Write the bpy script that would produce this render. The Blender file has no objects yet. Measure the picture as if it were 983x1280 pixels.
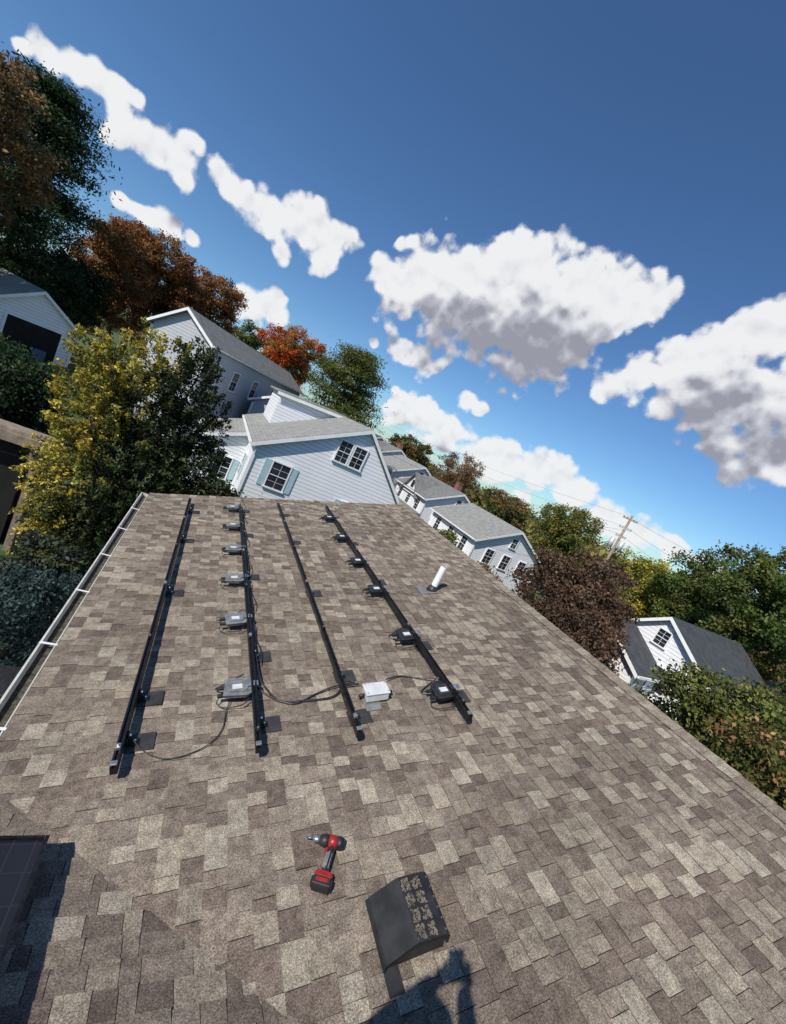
import bpy, bmesh, math, random
import numpy as np
from mathutils import Vector, Matrix, Euler
random.seed(7)
scene=bpy.context.scene
COL=scene.collection
# ------------------------------------------------------------------ helpers
def link(o,parent=None):
    COL.objects.link(o)
    if parent is not None: o.parent=parent
    return o
def empty(name):
    e=bpy.data.objects.new(name,None); COL.objects.link(e); e.empty_display_size=.2; return e
def mesh_obj(name,verts,faces,mat=None,parent=None,smooth=False):
    me=bpy.data.meshes.new(name); me.from_pydata([tuple(v) for v in verts],[],faces); me.update()
    if mat: me.materials.append(mat)
    if smooth:
        for p in me.polygons: p.use_smooth=True
    return link(bpy.data.objects.new(name,me),parent)
def np_mesh(name,V,F,mat,cols=None,parent=None,smooth=False):
    me=bpy.data.meshes.new(name)
    nv=len(V); nf=len(F); k=F.shape[1]
    me.vertices.add(nv); me.vertices.foreach_set("co",V.astype(np.float32).ravel())
    me.loops.add(nf*k); me.loops.foreach_set("vertex_index",F.astype(np.int32).ravel())
    me.polygons.add(nf); me.polygons.foreach_set("loop_start",(np.arange(nf)*k).astype(np.int32))
    me.polygons.foreach_set("loop_total",np.full(nf,k,dtype=np.int32))
    me.update(calc_edges=True)
    me.polygons.foreach_set("use_smooth",np.full(nf,smooth,dtype=bool))
    if cols is not None:
        a=me.color_attributes.new("Col",'FLOAT_COLOR','POINT')
        c=np.ones((nv,4),dtype=np.float32); c[:,:3]=cols
        a.data.foreach_set("color",c.ravel())
    me.materials.append(mat)
    return link(bpy.data.objects.new(name,me),parent)
def bm_obj(name,bm,mat,parent=None,smooth=False,M=None):
    me=bpy.data.meshes.new(name); bm.to_mesh(me); bm.free()
    if mat: me.materials.append(mat)
    if smooth:
        for p in me.polygons: p.use_smooth=True
    o=link(bpy.data.objects.new(name,me),parent)
    if M is not None: o.matrix_world=M
    return o
def box(name,c,s,mat,parent=None,bevel=0,M=None,rot=None):
    bm=bmesh.new(); bmesh.ops.create_cube(bm,size=1)
    T=Matrix.Translation(Vector(c))
    if rot is not None: T=T@Euler(rot).to_matrix().to_4x4()
    T=T@Matrix.Diagonal((s[0],s[1],s[2],1))
    bmesh.ops.transform(bm,matrix=T,verts=bm.verts)
    if bevel>0: bmesh.ops.bevel(bm,geom=bm.edges[:],offset=bevel,segments=2,affect='EDGES',profile=.5)
    return bm_obj(name,bm,mat,parent,M=M)
def prism(name,poly,d0,d1,axis,mat,parent=None,bevel=0,M=None):
    """extrude 2D polygon; axis 'y': poly=(x,z), axis 'z': poly=(x,y), axis 'x': poly=(y,z)"""
    def mk(a,b,d):
        return {'y':(a,d,b),'z':(a,b,d),'x':(d,a,b)}[axis]
    bm=bmesh.new()
    v0=[bm.verts.new(mk(a,b,d0)) for a,b in poly]; v1=[bm.verts.new(mk(a,b,d1)) for a,b in poly]
    bm.faces.new(v0); bm.faces.new(v1[::-1]); n=len(poly)
    for i in range(n): bm.faces.new((v0[i],v1[i],v1[(i+1)%n],v0[(i+1)%n]))
    bmesh.ops.recalc_face_normals(bm,faces=bm.faces)
    if bevel>0: bmesh.ops.bevel(bm,geom=bm.edges[:],offset=bevel,segments=2,affect='EDGES')
    return bm_obj(name,bm,mat,parent,M=M)
def tube(name,pts,rad,mat,parent=None,sides=8,cap=True,M=None):
    pts=[Vector(p) for p in pts]
    if not hasattr(rad,'__len__'): rad=[rad]*len(pts)
    V=[];F=[]
    ref=Vector((0.13,0.31,0.94))
    for i,p in enumerate(pts):
        t=(pts[min(i+1,len(pts)-1)]-pts[max(i-1,0)]).normalized()
        a=t.cross(ref)
        if a.length<.05: a=t.cross(Vector((1,0,0)))
        a.normalize(); b=t.cross(a).normalized()
        for k in range(sides):
            th=2*math.pi*k/sides; V.append(p+(a*math.cos(th)+b*math.sin(th))*rad[i])
    for i in range(len(pts)-1):
        for k in range(sides):
            F.append((i*sides+k,i*sides+(k+1)%sides,(i+1)*sides+(k+1)%sides,(i+1)*sides+k))
    nb_=len(F)
    if cap: F.append(tuple(range(sides))[::-1]); F.append(tuple((len(pts)-1)*sides+k for k in range(sides)))
    o=mesh_obj(name,V,F,mat,parent,smooth=sides>6)
    if cap and sides>6:
        for p in list(o.data.polygons)[nb_:]: p.use_smooth=False
    if M is not None: o.matrix_world=M
    return o
def curvepts(pts,n=8):
    """catmull-rom"""
    P=[Vector(p) for p in pts]; P=[P[0]*2-P[1]]+P+[P[-1]*2-P[-2]]; out=[]
    for i in range(1,len(P)-2):
        for k in range(n):
            t=k/n; a,b,c,d=P[i-1],P[i],P[i+1],P[i+2]
            out.append(.5*((2*b)+(c-a)*t+(2*a-5*b+4*c-d)*t*t+(-a+3*b-3*c+d)*t**3))
    out.append(P[-2]); return out
# ------------------------------------------------------------------ materials
def new_mat(name):
    m=bpy.data.materials.new(name); m.use_nodes=True; nt=m.node_tree
    return m,nt,nt.nodes['Principled BSDF']
def N(nt,t,**kw):
    n=nt.nodes.new(t)
    for k,v in kw.items():
        if k.startswith('i_'): n.inputs[k[2:].replace('_',' ')].default_value=v
        else: setattr(n,k,v)
    return n
def noise_mat(name,c1,c2,scale=5,rough=.7,metal=0,bump=.0,bscale=None,spec=.5,coat=0):
    m,nt,p=new_mat(name); L=nt.links
    tc=N(nt,'ShaderNodeTexCoord'); no=N(nt,'ShaderNodeTexNoise'); no.inputs['Scale'].default_value=scale; no.inputs['Detail'].default_value=6
    L.new(tc.outputs['Object'],no.inputs['Vector'])
    cr=N(nt,'ShaderNodeValToRGB'); cr.color_ramp.elements[0].position=.35; cr.color_ramp.elements[1].position=.65
    cr.color_ramp.elements[0].color=(*c1,1); cr.color_ramp.elements[1].color=(*c2,1)
    L.new(no.outputs['Fac'],cr.inputs['Fac']); L.new(cr.outputs['Color'],p.inputs['Base Color'])
    p.inputs['Roughness'].default_value=rough; p.inputs['Metallic'].default_value=metal
    p.inputs['Specular IOR Level'].default_value=spec
    if bump>0:
        n2=N(nt,'ShaderNodeTexNoise'); n2.inputs['Scale'].default_value=bscale or scale*4; n2.inputs['Detail'].default_value=8
        L.new(tc.outputs['Object'],n2.inputs['Vector'])
        b=N(nt,'ShaderNodeBump'); b.inputs['Strength'].default_value=bump; b.inputs['Distance'].default_value=.02
        L.new(n2.outputs['Fac'],b.inputs['Height']); L.new(b.outputs['Normal'],p.inputs['Normal'])
    return m
def shingle_mat():
    m,nt,p=new_mat('asphalt_shingle'); L=nt.links
    at=N(nt,'ShaderNodeAttribute',attribute_name='Col'); tc=N(nt,'ShaderNodeTexCoord')
    g=N(nt,'ShaderNodeTexNoise'); g.inputs['Scale'].default_value=150; g.inputs['Detail'].default_value=3; g.inputs['Roughness'].default_value=.75
    L.new(tc.outputs['Object'],g.inputs['Vector'])
    r=N(nt,'ShaderNodeValToRGB'); e=r.color_ramp.elements; e[0].position=.33;e[0].color=(.38,.36,.33,1);e[1].position=.68;e[1].color=(1.85,1.8,1.72,1)
    e2=e.new(.5); e2.color=(.98,.96,.94,1)
    L.new(g.outputs['Fac'],r.inputs['Fac'])
    mx=N(nt,'ShaderNodeMix',data_type='RGBA',blend_type='MULTIPLY'); mx.inputs[0].default_value=1
    L.new(at.outputs['Color'],mx.inputs[6]); L.new(r.outputs['Color'],mx.inputs[7])
    g3=N(nt,'ShaderNodeTexNoise'); g3.inputs['Scale'].default_value=20; g3.inputs['Detail'].default_value=5
    L.new(tc.outputs['Object'],g3.inputs['Vector'])
    r3=N(nt,'ShaderNodeMapRange'); r3.inputs[1].default_value=.3; r3.inputs[2].default_value=.7; r3.inputs[3].default_value=.72; r3.inputs[4].default_value=1.26
    L.new(g3.outputs['Fac'],r3.inputs[0])
    g2=N(nt,'ShaderNodeTexNoise'); g2.inputs['Scale'].default_value=.9; g2.inputs['Detail'].default_value=5
    L.new(tc.outputs['Object'],g2.inputs['Vector'])
    r2=N(nt,'ShaderNodeMapRange'); r2.inputs[1].default_value=.3; r2.inputs[2].default_value=.7; r2.inputs[3].default_value=.84; r2.inputs[4].default_value=1.14
    L.new(g2.outputs['Fac'],r2.inputs[0])
    # faint run-off streaks down the slope
    mp=N(nt,'ShaderNodeMapping'); mp.inputs['Scale'].default_value=(.5,7,.5); L.new(tc.outputs['Object'],mp.inputs['Vector'])
    g4=N(nt,'ShaderNodeTexNoise'); g4.inputs['Scale'].default_value=1.6; g4.inputs['Detail'].default_value=4; L.new(mp.outputs[0],g4.inputs['Vector'])
    r4=N(nt,'ShaderNodeMapRange'); r4.inputs[1].default_value=.35; r4.inputs[2].default_value=.65; r4.inputs[3].default_value=.9; r4.inputs[4].default_value=1.06; L.new(g4.outputs['Fac'],r4.inputs[0])
    mm0=N(nt,'ShaderNodeMath',operation='MULTIPLY'); L.new(r2.outputs[0],mm0.inputs[0]); L.new(r4.outputs[0],mm0.inputs[1])
    mm=N(nt,'ShaderNodeMath',operation='MULTIPLY'); L.new(mm0.outputs[0],mm.inputs[0]); L.new(r3.outputs[0],mm.inputs[1])
    vm=N(nt,'ShaderNodeVectorMath',operation='SCALE'); L.new(mx.outputs[2],vm.inputs[0]); L.new(mm.outputs[0],vm.inputs['Scale'])
    L.new(vm.outputs[0],p.inputs['Base Color']); p.inputs['Roughness'].default_value=.92; p.inputs['Specular IOR Level'].default_value=.2
    b=N(nt,'ShaderNodeBump'); b.inputs['Strength'].default_value=.6; b.inputs['Distance'].default_value=.003
    L.new(g.outputs['Fac'],b.inputs['Height']); L.new(b.outputs['Normal'],p.inputs['Normal'])
    return m
def siding_mat(name,c,pitch=.19):
    m,nt,p=new_mat(name); L=nt.links
    tc=N(nt,'ShaderNodeTexCoord'); sx=N(nt,'ShaderNodeSeparateXYZ'); L.new(tc.outputs['Object'],sx.inputs[0])
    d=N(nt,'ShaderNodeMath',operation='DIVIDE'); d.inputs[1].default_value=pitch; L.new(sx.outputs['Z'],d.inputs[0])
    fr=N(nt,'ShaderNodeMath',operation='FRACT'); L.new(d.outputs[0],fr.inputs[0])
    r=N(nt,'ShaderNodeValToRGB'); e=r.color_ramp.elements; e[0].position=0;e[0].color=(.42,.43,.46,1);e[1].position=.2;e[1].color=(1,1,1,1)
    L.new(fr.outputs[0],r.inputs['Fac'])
    no=N(nt,'ShaderNodeTexNoise'); no.inputs['Scale'].default_value=1.2; no.inputs['Detail'].default_value=5; L.new(tc.outputs['Object'],no.inputs['Vector'])
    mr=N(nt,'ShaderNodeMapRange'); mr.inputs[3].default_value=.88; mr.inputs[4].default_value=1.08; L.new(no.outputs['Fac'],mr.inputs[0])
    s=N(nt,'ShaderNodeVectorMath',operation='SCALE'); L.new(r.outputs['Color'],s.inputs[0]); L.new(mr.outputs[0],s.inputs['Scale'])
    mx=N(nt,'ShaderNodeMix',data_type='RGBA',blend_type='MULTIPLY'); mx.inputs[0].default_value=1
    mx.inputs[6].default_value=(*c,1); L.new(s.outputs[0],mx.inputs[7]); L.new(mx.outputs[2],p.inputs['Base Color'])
    b=N(nt,'ShaderNodeBump',invert=True); b.inputs['Strength'].default_value=.6; b.inputs['Distance'].default_value=.012
    L.new(fr.outputs[0],b.inputs['Height']); L.new(b.outputs['Normal'],p.inputs['Normal']); p.inputs['Roughness'].default_value=.55
    return m
def farroof_mat(name,c1,c2):
    m=noise_mat(name,c1,c2,scale=3,rough=.9); nt=m.node_tree; L=nt.links; p=nt.nodes['Principled BSDF']
    tc=N(nt,'ShaderNodeTexCoord'); sx=N(nt,'ShaderNodeSeparateXYZ'); L.new(tc.outputs['Object'],sx.inputs[0])
    d=N(nt,'ShaderNodeMath',operation='MULTIPLY'); d.inputs[1].default_value=11; L.new(sx.outputs['Z'],d.inputs[0])
    fr=N(nt,'ShaderNodeMath',operation='FRACT'); L.new(d.outputs[0],fr.inputs[0])
    r=N(nt,'ShaderNodeMapRange'); r.inputs[2].default_value=.25; r.inputs[3].default_value=.72; r.inputs[4].default_value=1.05; L.new(fr.outputs[0],r.inputs[0])
    src=p.inputs['Base Color'].links[0].from_socket
    s=N(nt,'ShaderNodeVectorMath',operation='SCALE'); L.new(src,s.inputs[0]); L.new(r.outputs[0],s.inputs['Scale']); L.new(s.outputs[0],p.inputs['Base Color'])
    return m
def leaf_mat():
    m,nt,p=new_mat('foliage'); L=nt.links
    at=N(nt,'ShaderNodeAttribute',attribute_name='Col'); ge=N(nt,'ShaderNodeNewGeometry')
    mr=N(nt,'ShaderNodeMapRange'); mr.inputs[3].default_value=.6; mr.inputs[4].default_value=1.7; L.new(ge.outputs['Random Per Island'],mr.inputs[0])
    s=N(nt,'ShaderNodeVectorMath',operation='SCALE'); L.new(at.outputs['Color'],s.inputs[0]); L.new(mr.outputs[0],s.inputs['Scale'])
    L.new(s.outputs[0],p.inputs['Base Color']); p.inputs['Roughness'].default_value=.6; p.inputs['Specular IOR Level'].default_value=.2
    tr=N(nt,'ShaderNodeBsdfTranslucent'); L.new(s.outputs[0],tr.inputs['Color'])
    mi=N(nt,'ShaderNodeMixShader'); mi.inputs[0].default_value=.33
    L.new(p.outputs[0],mi.inputs[1]); L.new(tr.outputs[0],mi.inputs[2]); L.new(mi.outputs[0],nt.nodes['Material Output'].inputs[0])
    return m
M_sh=shingle_mat(); M_leaf=leaf_mat()
M_bark=noise_mat('bark',(.05,.035,.025),(.12,.09,.07),8,.9,bump=.5)
M_white=noise_mat('white_trim',(.74,.74,.72),(.82,.82,.8),3,.5)
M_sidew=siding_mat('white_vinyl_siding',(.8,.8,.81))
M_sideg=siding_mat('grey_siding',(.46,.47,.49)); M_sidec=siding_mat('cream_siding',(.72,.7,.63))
M_roofg=farroof_mat('grey_roofing',(.13,.13,.125),(.2,.195,.185)); M_roofd=farroof_mat('dark_roofing',(.035,.04,.045),(.06,.065,.07))
M_roofl=farroof_mat('light_roofing',(.2,.2,.185),(.28,.27,.25))
M_glass=noise_mat('window_glass',(.01,.014,.02),(.03,.035,.05),1.5,.12,spec=.5)
M_black=noise_mat('black_anodised_aluminium',(.012,.012,.013),(.03,.03,.032),30,.38,metal=.6)
M_blackp=noise_mat('black_plastic',(.012,.012,.013),(.028,.028,.03),20,.5)
M_flash=noise_mat('dark_flashing',(.014,.014,.015),(.03,.03,.032),12,.6,spec=.3)
M_flashp=noise_mat('foot_flashing',(.03,.029,.029),(.055,.053,.05),12,.5,metal=.2)
M_alu=noise_mat('bare_aluminium',(.42,.42,.43),(.6,.6,.6),25,.38,metal=.85)
M_inv=noise_mat('inverter_casting',(.2,.2,.2),(.33,.33,.32),25,.5,metal=.5)
M_gut=noise_mat('gutter_aluminium',(.5,.48,.43),(.66,.64,.58),6,.45)
M_jb=noise_mat('junction_box_plastic',(.5,.51,.5),(.6,.61,.6),10,.5)
M_pvc=noise_mat('white_pvc',(.72,.71,.68),(.82,.81,.78),8,.4)
M_shut=noise_mat('pale_blue_paint',(.33,.47,.52),(.4,.54,.58),6,.6)
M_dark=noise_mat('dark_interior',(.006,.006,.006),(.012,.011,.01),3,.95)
M_wood=noise_mat('weathered_wood',(.2,.15,.11),(.33,.26,.2),6,.85,bump=.3)
M_red=noise_mat('red_plastic',(.25,.012,.012),(.33,.02,.015),25,.4)
M_conc=noise_mat('driveway_concrete',(.11,.09,.07),(.2,.165,.13),1.2,.9,bump=.3,bscale=30)
M_asph=noise_mat('asphalt',(.04,.04,.042),(.07,.07,.07),2,.9,bump=.2,bscale=50)
# ------------------------------------------------------------------ camera + light
Rv=Vector((.82985,-.34893,.43542)); Dv=Vector((.33418,-.31412,-.88862)); Fv=Vector((.44684,.88294,-.14407))
cam=bpy.data.cameras.new('camera'); cam.sensor_fit='VERTICAL'; cam.sensor_height=36; cam.lens=520/1280*36
cam.clip_start=.02; cam.clip_end=5000
co=link(bpy.data.objects.new('camera',cam))
mw=Matrix((( Rv.x,-Dv.x,-Fv.x,0),(Rv.y,-Dv.y,-Fv.y,0),(Rv.z,-Dv.z,-Fv.z,0),(0,0,0,1))); co.matrix_world=mw
scene.camera=co
ANTI=Vector((.6328,.3418,-.6948)).normalized()
sl=bpy.data.lights.new('sun','SUN'); sl.energy=5.0; sl.angle=math.radians(.5); sl.color=(1,.955,.88)
so=link(bpy.data.objects.new('sun',sl)); so.rotation_mode='QUATERNION'; so.rotation_quaternion=ANTI.to_track_quat('-Z','Y'); so.location=(-30,-20,40)
w=bpy.data.worlds.new('World'); scene.world=w; w.use_nodes=True; nt=w.node_tree
sk=nt.nodes.new('ShaderNodeTexSky'); sk.sky_type='NISHITA'; sk.sun_disc=False
sk.sun_elevation=math.radians(44); sk.sun_rotation=math.radians(241.6); sk.air_density=1.0; sk.dust_density=.2; sk.ozone_density=1.6
bg=nt.nodes['Background']; bg.inputs['Strength'].default_value=.104
tint=nt.nodes.new('ShaderNodeMix'); tint.data_type='RGBA'; tint.blend_type='MULTIPLY'; tint.inputs[0].default_value=1; tint.inputs[7].default_value=(.6,.86,1.12,1)
nt.links.new(sk.outputs[0],tint.inputs[6]); nt.links.new(tint.outputs[2],bg.inputs[0])
scene.view_settings.view_transform='Standard'; scene.view_settings.look='None'; scene.view_settings.exposure=0
# ------------------------------------------------------------------ clouds: a sky shell with measured cloud lobes
def sky_dir(px,py): return (Fv*520+Rv*(px-491.5)+Dv*(py-640)).normalized()
lobes_px=[(60,70,24),(85,78,20),(100,85,22),(120,98,20),(140,112,22),(172,122,12),(28,58,11),(150,140,14),
(150,170,20),(190,185,28),(225,195,26),(245,180,18),(275,215,20),(230,225,16),(290,235,16),
(310,255,24),(340,265,32),(380,285,36),(415,300,30),(440,297,16),(355,315,16),(400,325,20),
(150,252,15),(190,270,16),(215,288,14),(170,262,12),(240,298,10),
(300,365,14),(325,385,26),(345,397,18),(350,375,12),(500,305,9),(515,302,7),
(485,345,26),(505,360,38),(540,355,40),(580,352,46),(620,350,50),(680,345,48),(720,355,46),(770,375,44),(815,380,30),(600,405,48),(645,390,52),(690,395,50),(660,425,48),(700,435,36),(740,408,40),(560,395,36),(640,450,24),(690,462,14),(790,398,22),
(985,410,42),(940,425,38),(890,442,34),(845,455,30),(800,468,28),(760,482,20),(870,480,42),(900,470,40),(930,500,56),(985,500,60),(830,505,22),(880,530,34),(905,555,34),(950,575,40),(985,595,34),(860,530,16),(1050,480,80),(1060,600,50),
(468,430,8),(500,440,18),(525,450,16),(548,458,9),
(500,510,24),(530,520,27),(560,535,26),(600,570,24),(580,500,15),(600,512,9),(630,580,26),(670,590,24),(700,600,26),(730,615,24),(655,620,16),(750,640,20),(800,665,22),(840,685,16),(775,655,18),(870,705,14),(620,560,14),(900,720,12),(970,740,14),(1000,760,20)]
C=[];Rr=[]
for px,py,r in lobes_px:
    d=sky_dir(px,py); rho=math.hypot(px-491.5,py-640)/520
    C.append(d[:]); Rr.append(r/520/(1+rho*rho)**.78*1.12)
C=np.array(C);Rr=np.array(Rr)
def dens(Dm,k=6.):
    out=np.zeros(len(Dm))
    for c,r in zip(C,Rr):
        v=1-np.linalg.norm(Dm-c,axis=1)/r
        out+=np.exp(np.clip(v*k,-12,8))
    return np.log(out+1e-9)/k
na,ne=420,210
az=np.radians(np.linspace(-62,112,na)); el=np.radians(np.linspace(-3,72,ne))
A,E=np.meshgrid(az,el); Dm=np.stack([np.sin(A)*np.cos(E),np.cos(A)*np.cos(E),np.sin(E)],-1).reshape(-1,3)
d0=dens(Dm); up=np.array([-.15,-.1,1.]); 
def shifted(k):
    q=Dm+up*k; return q/np.linalg.norm(q,axis=1,keepdims=True)
d1=dens(shifted(.055),4.); d2=dens(shifted(.12),4.)
cols=np.stack([np.clip(d0*.5+.5,0,1),np.clip(d1*.5+.5,0,1),np.clip(d2*.5+.5,0,1)],-1)
idx=np.arange(na*ne).reshape(ne,na)
Fq=np.stack([idx[:-1,:-1],idx[1:,:-1],idx[1:,1:],idx[:-1,1:]],-1).reshape(-1,4)
def cloud_mat():
    m=bpy.data.materials.new('cloud'); m.use_nodes=True; nt=m.node_tree; L=nt.links
    nt.nodes.remove(nt.nodes['Principled BSDF'])
    at=N(nt,'ShaderNodeAttribute',attribute_name='Col'); sp=N(nt,'ShaderNodeSeparateColor'); L.new(at.outputs['Color'],sp.inputs[0])
    tc=N(nt,'ShaderNodeTexCoord'); sc=N(nt,'ShaderNodeVectorMath',operation='NORMALIZE'); L.new(tc.outputs['Object'],sc.inputs[0])
    def fbm(scale,detail,rough,vec,dist=0):
        n=N(nt,'ShaderNodeTexNoise'); n.inputs['Scale'].default_value=scale; n.inputs['Detail'].default_value=detail; n.inputs['Roughness'].default_value=rough; n.inputs['Distortion'].default_value=dist
        L.new(vec,n.inputs['Vector']); return n.outputs['Fac']
    off=N(nt,'ShaderNodeVectorMath',operation='ADD'); off.inputs[1].default_value=(-.010,-.004,.016); L.new(sc.outputs[0],off.inputs[0])
    nA=fbm(12,8,.58,sc.outputs[0]); nB=fbm(12,8,.58,off.outputs[0])
    def M(op,a,b=None,c=None):
        n=N(nt,'ShaderNodeMath',operation=op)
        for i,x in enumerate((a,b,c)):
            if x is None: continue
            if isinstance(x,(int,float)): n.inputs[i].default_value=x
            else: L.new(x,n.inputs[i])
        return n.outputs[0]
    def dn(chan): return M('MULTIPLY_ADD',chan,2.,-1.)
    # billowy cells give rounded cumulus heads
    def cell(vec):
        v=N(nt,'ShaderNodeTexVoronoi',feature='SMOOTH_F1'); v.inputs['Scale'].default_value=26; v.inputs['Smoothness'].default_value=.6; v.inputs['Detail'].default_value=1
        L.new(vec,v.inputs['Vector']); return v.outputs['Distance']
    vA=cell(sc.outputs[0]); vB=cell(off.outputs[0])
    fA=M('ADD',M('MULTIPLY_ADD',nA,2.2,-1.15),M('MULTIPLY_ADD',vA,-.9,.38))
    fB=M('ADD',M('MULTIPLY_ADD',nB,2.2,-1.15),M('MULTIPLY_ADD',vB,-.9,.38))
    D0=M('ADD',M('MULTIPLY_ADD',sp.outputs[0],2.3,-.88),fA)
    al=N(nt,'ShaderNodeMapRange',interpolation_type='SMOOTHSTEP'); al.inputs[1].default_value=-.08; al.inputs[2].default_value=.36; L.new(D0,al.inputs[0])
    D1=M('ADD',dn(sp.outputs[1]),M('MULTIPLY',fB,.35))
    D2=M('ADD',dn(sp.outputs[2]),M('MULTIPLY',fB,.2))
    sh=N(nt,'ShaderNodeMapRange',interpolation_type='SMOOTHSTEP'); sh.inputs[1].default_value=.15; sh.inputs[2].default_value=1.4
    L.new(M('ADD',D1,M('MULTIPLY',D2,.75)),sh.inputs[0])
    rel=M('MULTIPLY',M('SUBTRACT',fA,fB),.5)
    tone=M('SUBTRACT',sh.outputs[0],rel)  # shaded undersides and lit relief are put into the cloud colour
    cr=N(nt,'ShaderNodeValToRGB'); e=cr.color_ramp.elements
    e[0].position=0;e[0].color=(.88,.89,.9,1); e[1].position=1;e[1].color=(.32,.33,.38,1)
    x=e.new(.3);x.color=(.78,.79,.82,1); x=e.new(.65);x.color=(.52,.53,.59,1)
    L.new(tone,cr.inputs['Fac'])
    em=N(nt,'ShaderNodeEmission'); L.new(cr.outputs[0],em.inputs[0]); em.inputs[1].default_value=1
    tr=N(nt,'ShaderNodeBsdfTransparent'); mi=N(nt,'ShaderNodeMixShader')
    am=M('MULTIPLY',al.outputs[0],.97)
    L.new(am,mi.inputs[0]); L.new(tr.outputs[0],mi.inputs[1]); L.new(em.outputs[0],mi.inputs[2])
    L.new(mi.outputs[0],nt.nodes['Material Output'].inputs[0])
    m.cycles.emission_sampling='NONE'
    return m
ob=np_mesh('clouds_in_sky',Dm*1500,Fq,cloud_mat(),cols,smooth=True)
# ------------------------------------------------------------------ terrain
def sm(t): t=np.clip(t,0,1); return t*t*(3-2*t)
def zg(x,y):
    return -7.2+2.4*sm((y-8)/30)*sm((4-x)/12)+ .0*x
g=np.concatenate([-np.geomspace(1600,3,45),np.linspace(-2.5,2.5,8),np.geomspace(3,1600,45)])
gx,gy=np.meshgrid(g+5,g+20); gz=zg(gx,gy)
V=np.stack([gx,gy,gz],-1).reshape(-1,3); n=len(g); idx=np.arange(n*n).reshape(n,n)
Fq=np.stack([idx[:-1,:-1],idx[:-1,1:],idx[1:,1:],idx[1:,:-1]],-1).reshape(-1,4)
M_grass=noise_mat('grass',(.035,.07,.015),(.09,.12,.035),.6,.95,bump=.6,bscale=8)
ground=np_mesh('ground',V,Fq,M_grass,smooth=True)
def sheet(name,x0,x1,y0,y1,dz,mat,nx=14,ny=14):
    xs=np.linspace(x0,x1,nx+1); ys=np.linspace(y0,y1,ny+1); X,Y=np.meshgrid(xs,ys); Z=zg(X,Y)+dz
    V=np.stack([X,Y,Z],-1).reshape(-1,3); idx=np.arange((nx+1)*(ny+1)).reshape(ny+1,nx+1)
    Fq=np.stack([idx[:-1,:-1],idx[:-1,1:],idx[1:,1:],idx[1:,:-1]],-1).reshape(-1,4)
    return np_mesh(name,V,Fq,mat,smooth=True)
sheet('driveway',-14,-.9,2.5,12.5,.03,M_conc)
sheet('street',12.5,17,-60,140,.03,M_asph,8,60)
sheet('pavement',11,12.3,-60,140,.14,M_conc,4,60)
# ------------------------------------------------------------------ our roof
S=1.45; TH=math.atan2(.3151,.949); ct,st=math.cos(TH),math.sin(TH); H=1.65*S
XE=-.25*S; ZE=-(H/ct)+math.tan(TH)*XE; XR=2.95*S; VL=(XR-XE)/ct
YF=5.62*S; YV=1.63*S; YW=(1.63-3.2)*S; ZR=ZE+(XR-XE)*math.tan(TH); XW=-9.
roofE=empty('shingled_roof_house')
EX=.108
pal_hi=[(.262,.225,.177),(.235,.2,.157),(.208,.174,.138),(.285,.25,.2),(.19,.157,.126)]
pal_lo=[(.148,.118,.096),(.172,.14,.114),(.128,.1,.083),(.188,.156,.128),(.155,.124,.101)]
def shingles(name,O,U,Vv,Nn,u0,u1,vlen,seed):
    rng=random.Random(seed); O,U,Vv,Nn=map(Vector,(O,U,Vv,Nn))
    flip=U.cross(Vv).dot(Nn)<0
    vs=[];fs=[];cs=[]
    P=lambda u,v,n:O+U*u+Vv*v+Nn*n
    rows=int(vlen/EX)+1
    for r in range(rows):
        v0=r*EX; v1=min(v0+EX+.010,vlen+.01); u=u0-rng.random()*.2; hi=rng.random()<.5
        if v0>=vlen: break
        while u<u1:
            wd=rng.choice([.07,.09,.11,.13,.16,.2]) if hi else rng.choice([.06,.08,.1,.13,.16])
            wd*=rng.uniform(.9,1.1)
            a=max(u,u0); b=min(u+wd,u1)
            if b-a>.01:
                t=.0095 if hi else .0042
                t+=rng.uniform(-.001,.0015); t1=t+rng.uniform(-.0006,.0006)
                c=rng.choice(pal_hi if (hi if rng.random()<.9 else not hi) else pal_lo); j=rng.uniform(.9,1.1); c=[x*j for x in c]
                dv=rng.uniform(-.0015,.0015)
                k=len(vs); g=.0014
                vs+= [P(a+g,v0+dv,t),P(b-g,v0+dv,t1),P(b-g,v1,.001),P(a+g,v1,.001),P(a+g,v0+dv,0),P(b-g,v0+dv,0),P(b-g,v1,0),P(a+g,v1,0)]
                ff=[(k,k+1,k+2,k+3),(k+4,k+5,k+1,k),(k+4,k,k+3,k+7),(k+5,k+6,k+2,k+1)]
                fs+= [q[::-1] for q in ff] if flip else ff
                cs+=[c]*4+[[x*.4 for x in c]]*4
            u+=wd; hi=not hi if rng.random()<.86 else hi
    V=np.array([v[:] for v in vs]); 
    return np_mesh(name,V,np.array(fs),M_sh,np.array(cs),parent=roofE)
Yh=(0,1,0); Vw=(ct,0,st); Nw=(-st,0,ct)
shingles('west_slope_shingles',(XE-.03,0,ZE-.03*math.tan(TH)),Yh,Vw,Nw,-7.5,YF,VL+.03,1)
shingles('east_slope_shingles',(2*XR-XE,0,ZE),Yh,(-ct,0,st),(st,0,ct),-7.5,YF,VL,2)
VLw=(YV-YW)/ct
shingles('wing_north_slope_shingles',(0,YV+.03,ZE-.03*math.tan(TH)),(1,0,0),(0,-ct,st),(0,st,ct),XW,XR,VLw+.03,3)
shingles('wing_south_slope_shingles',(0,2*YW-YV,ZE),(1,0,0),(0,ct,st),(0,-st,ct),XW,XR,VLw,4)
dn=.012
def quad(name,pts,mat): return mesh_obj(name,pts,[(0,1,2,3)],mat,roofE)
off=Vector(Nw)*-dn
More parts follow.
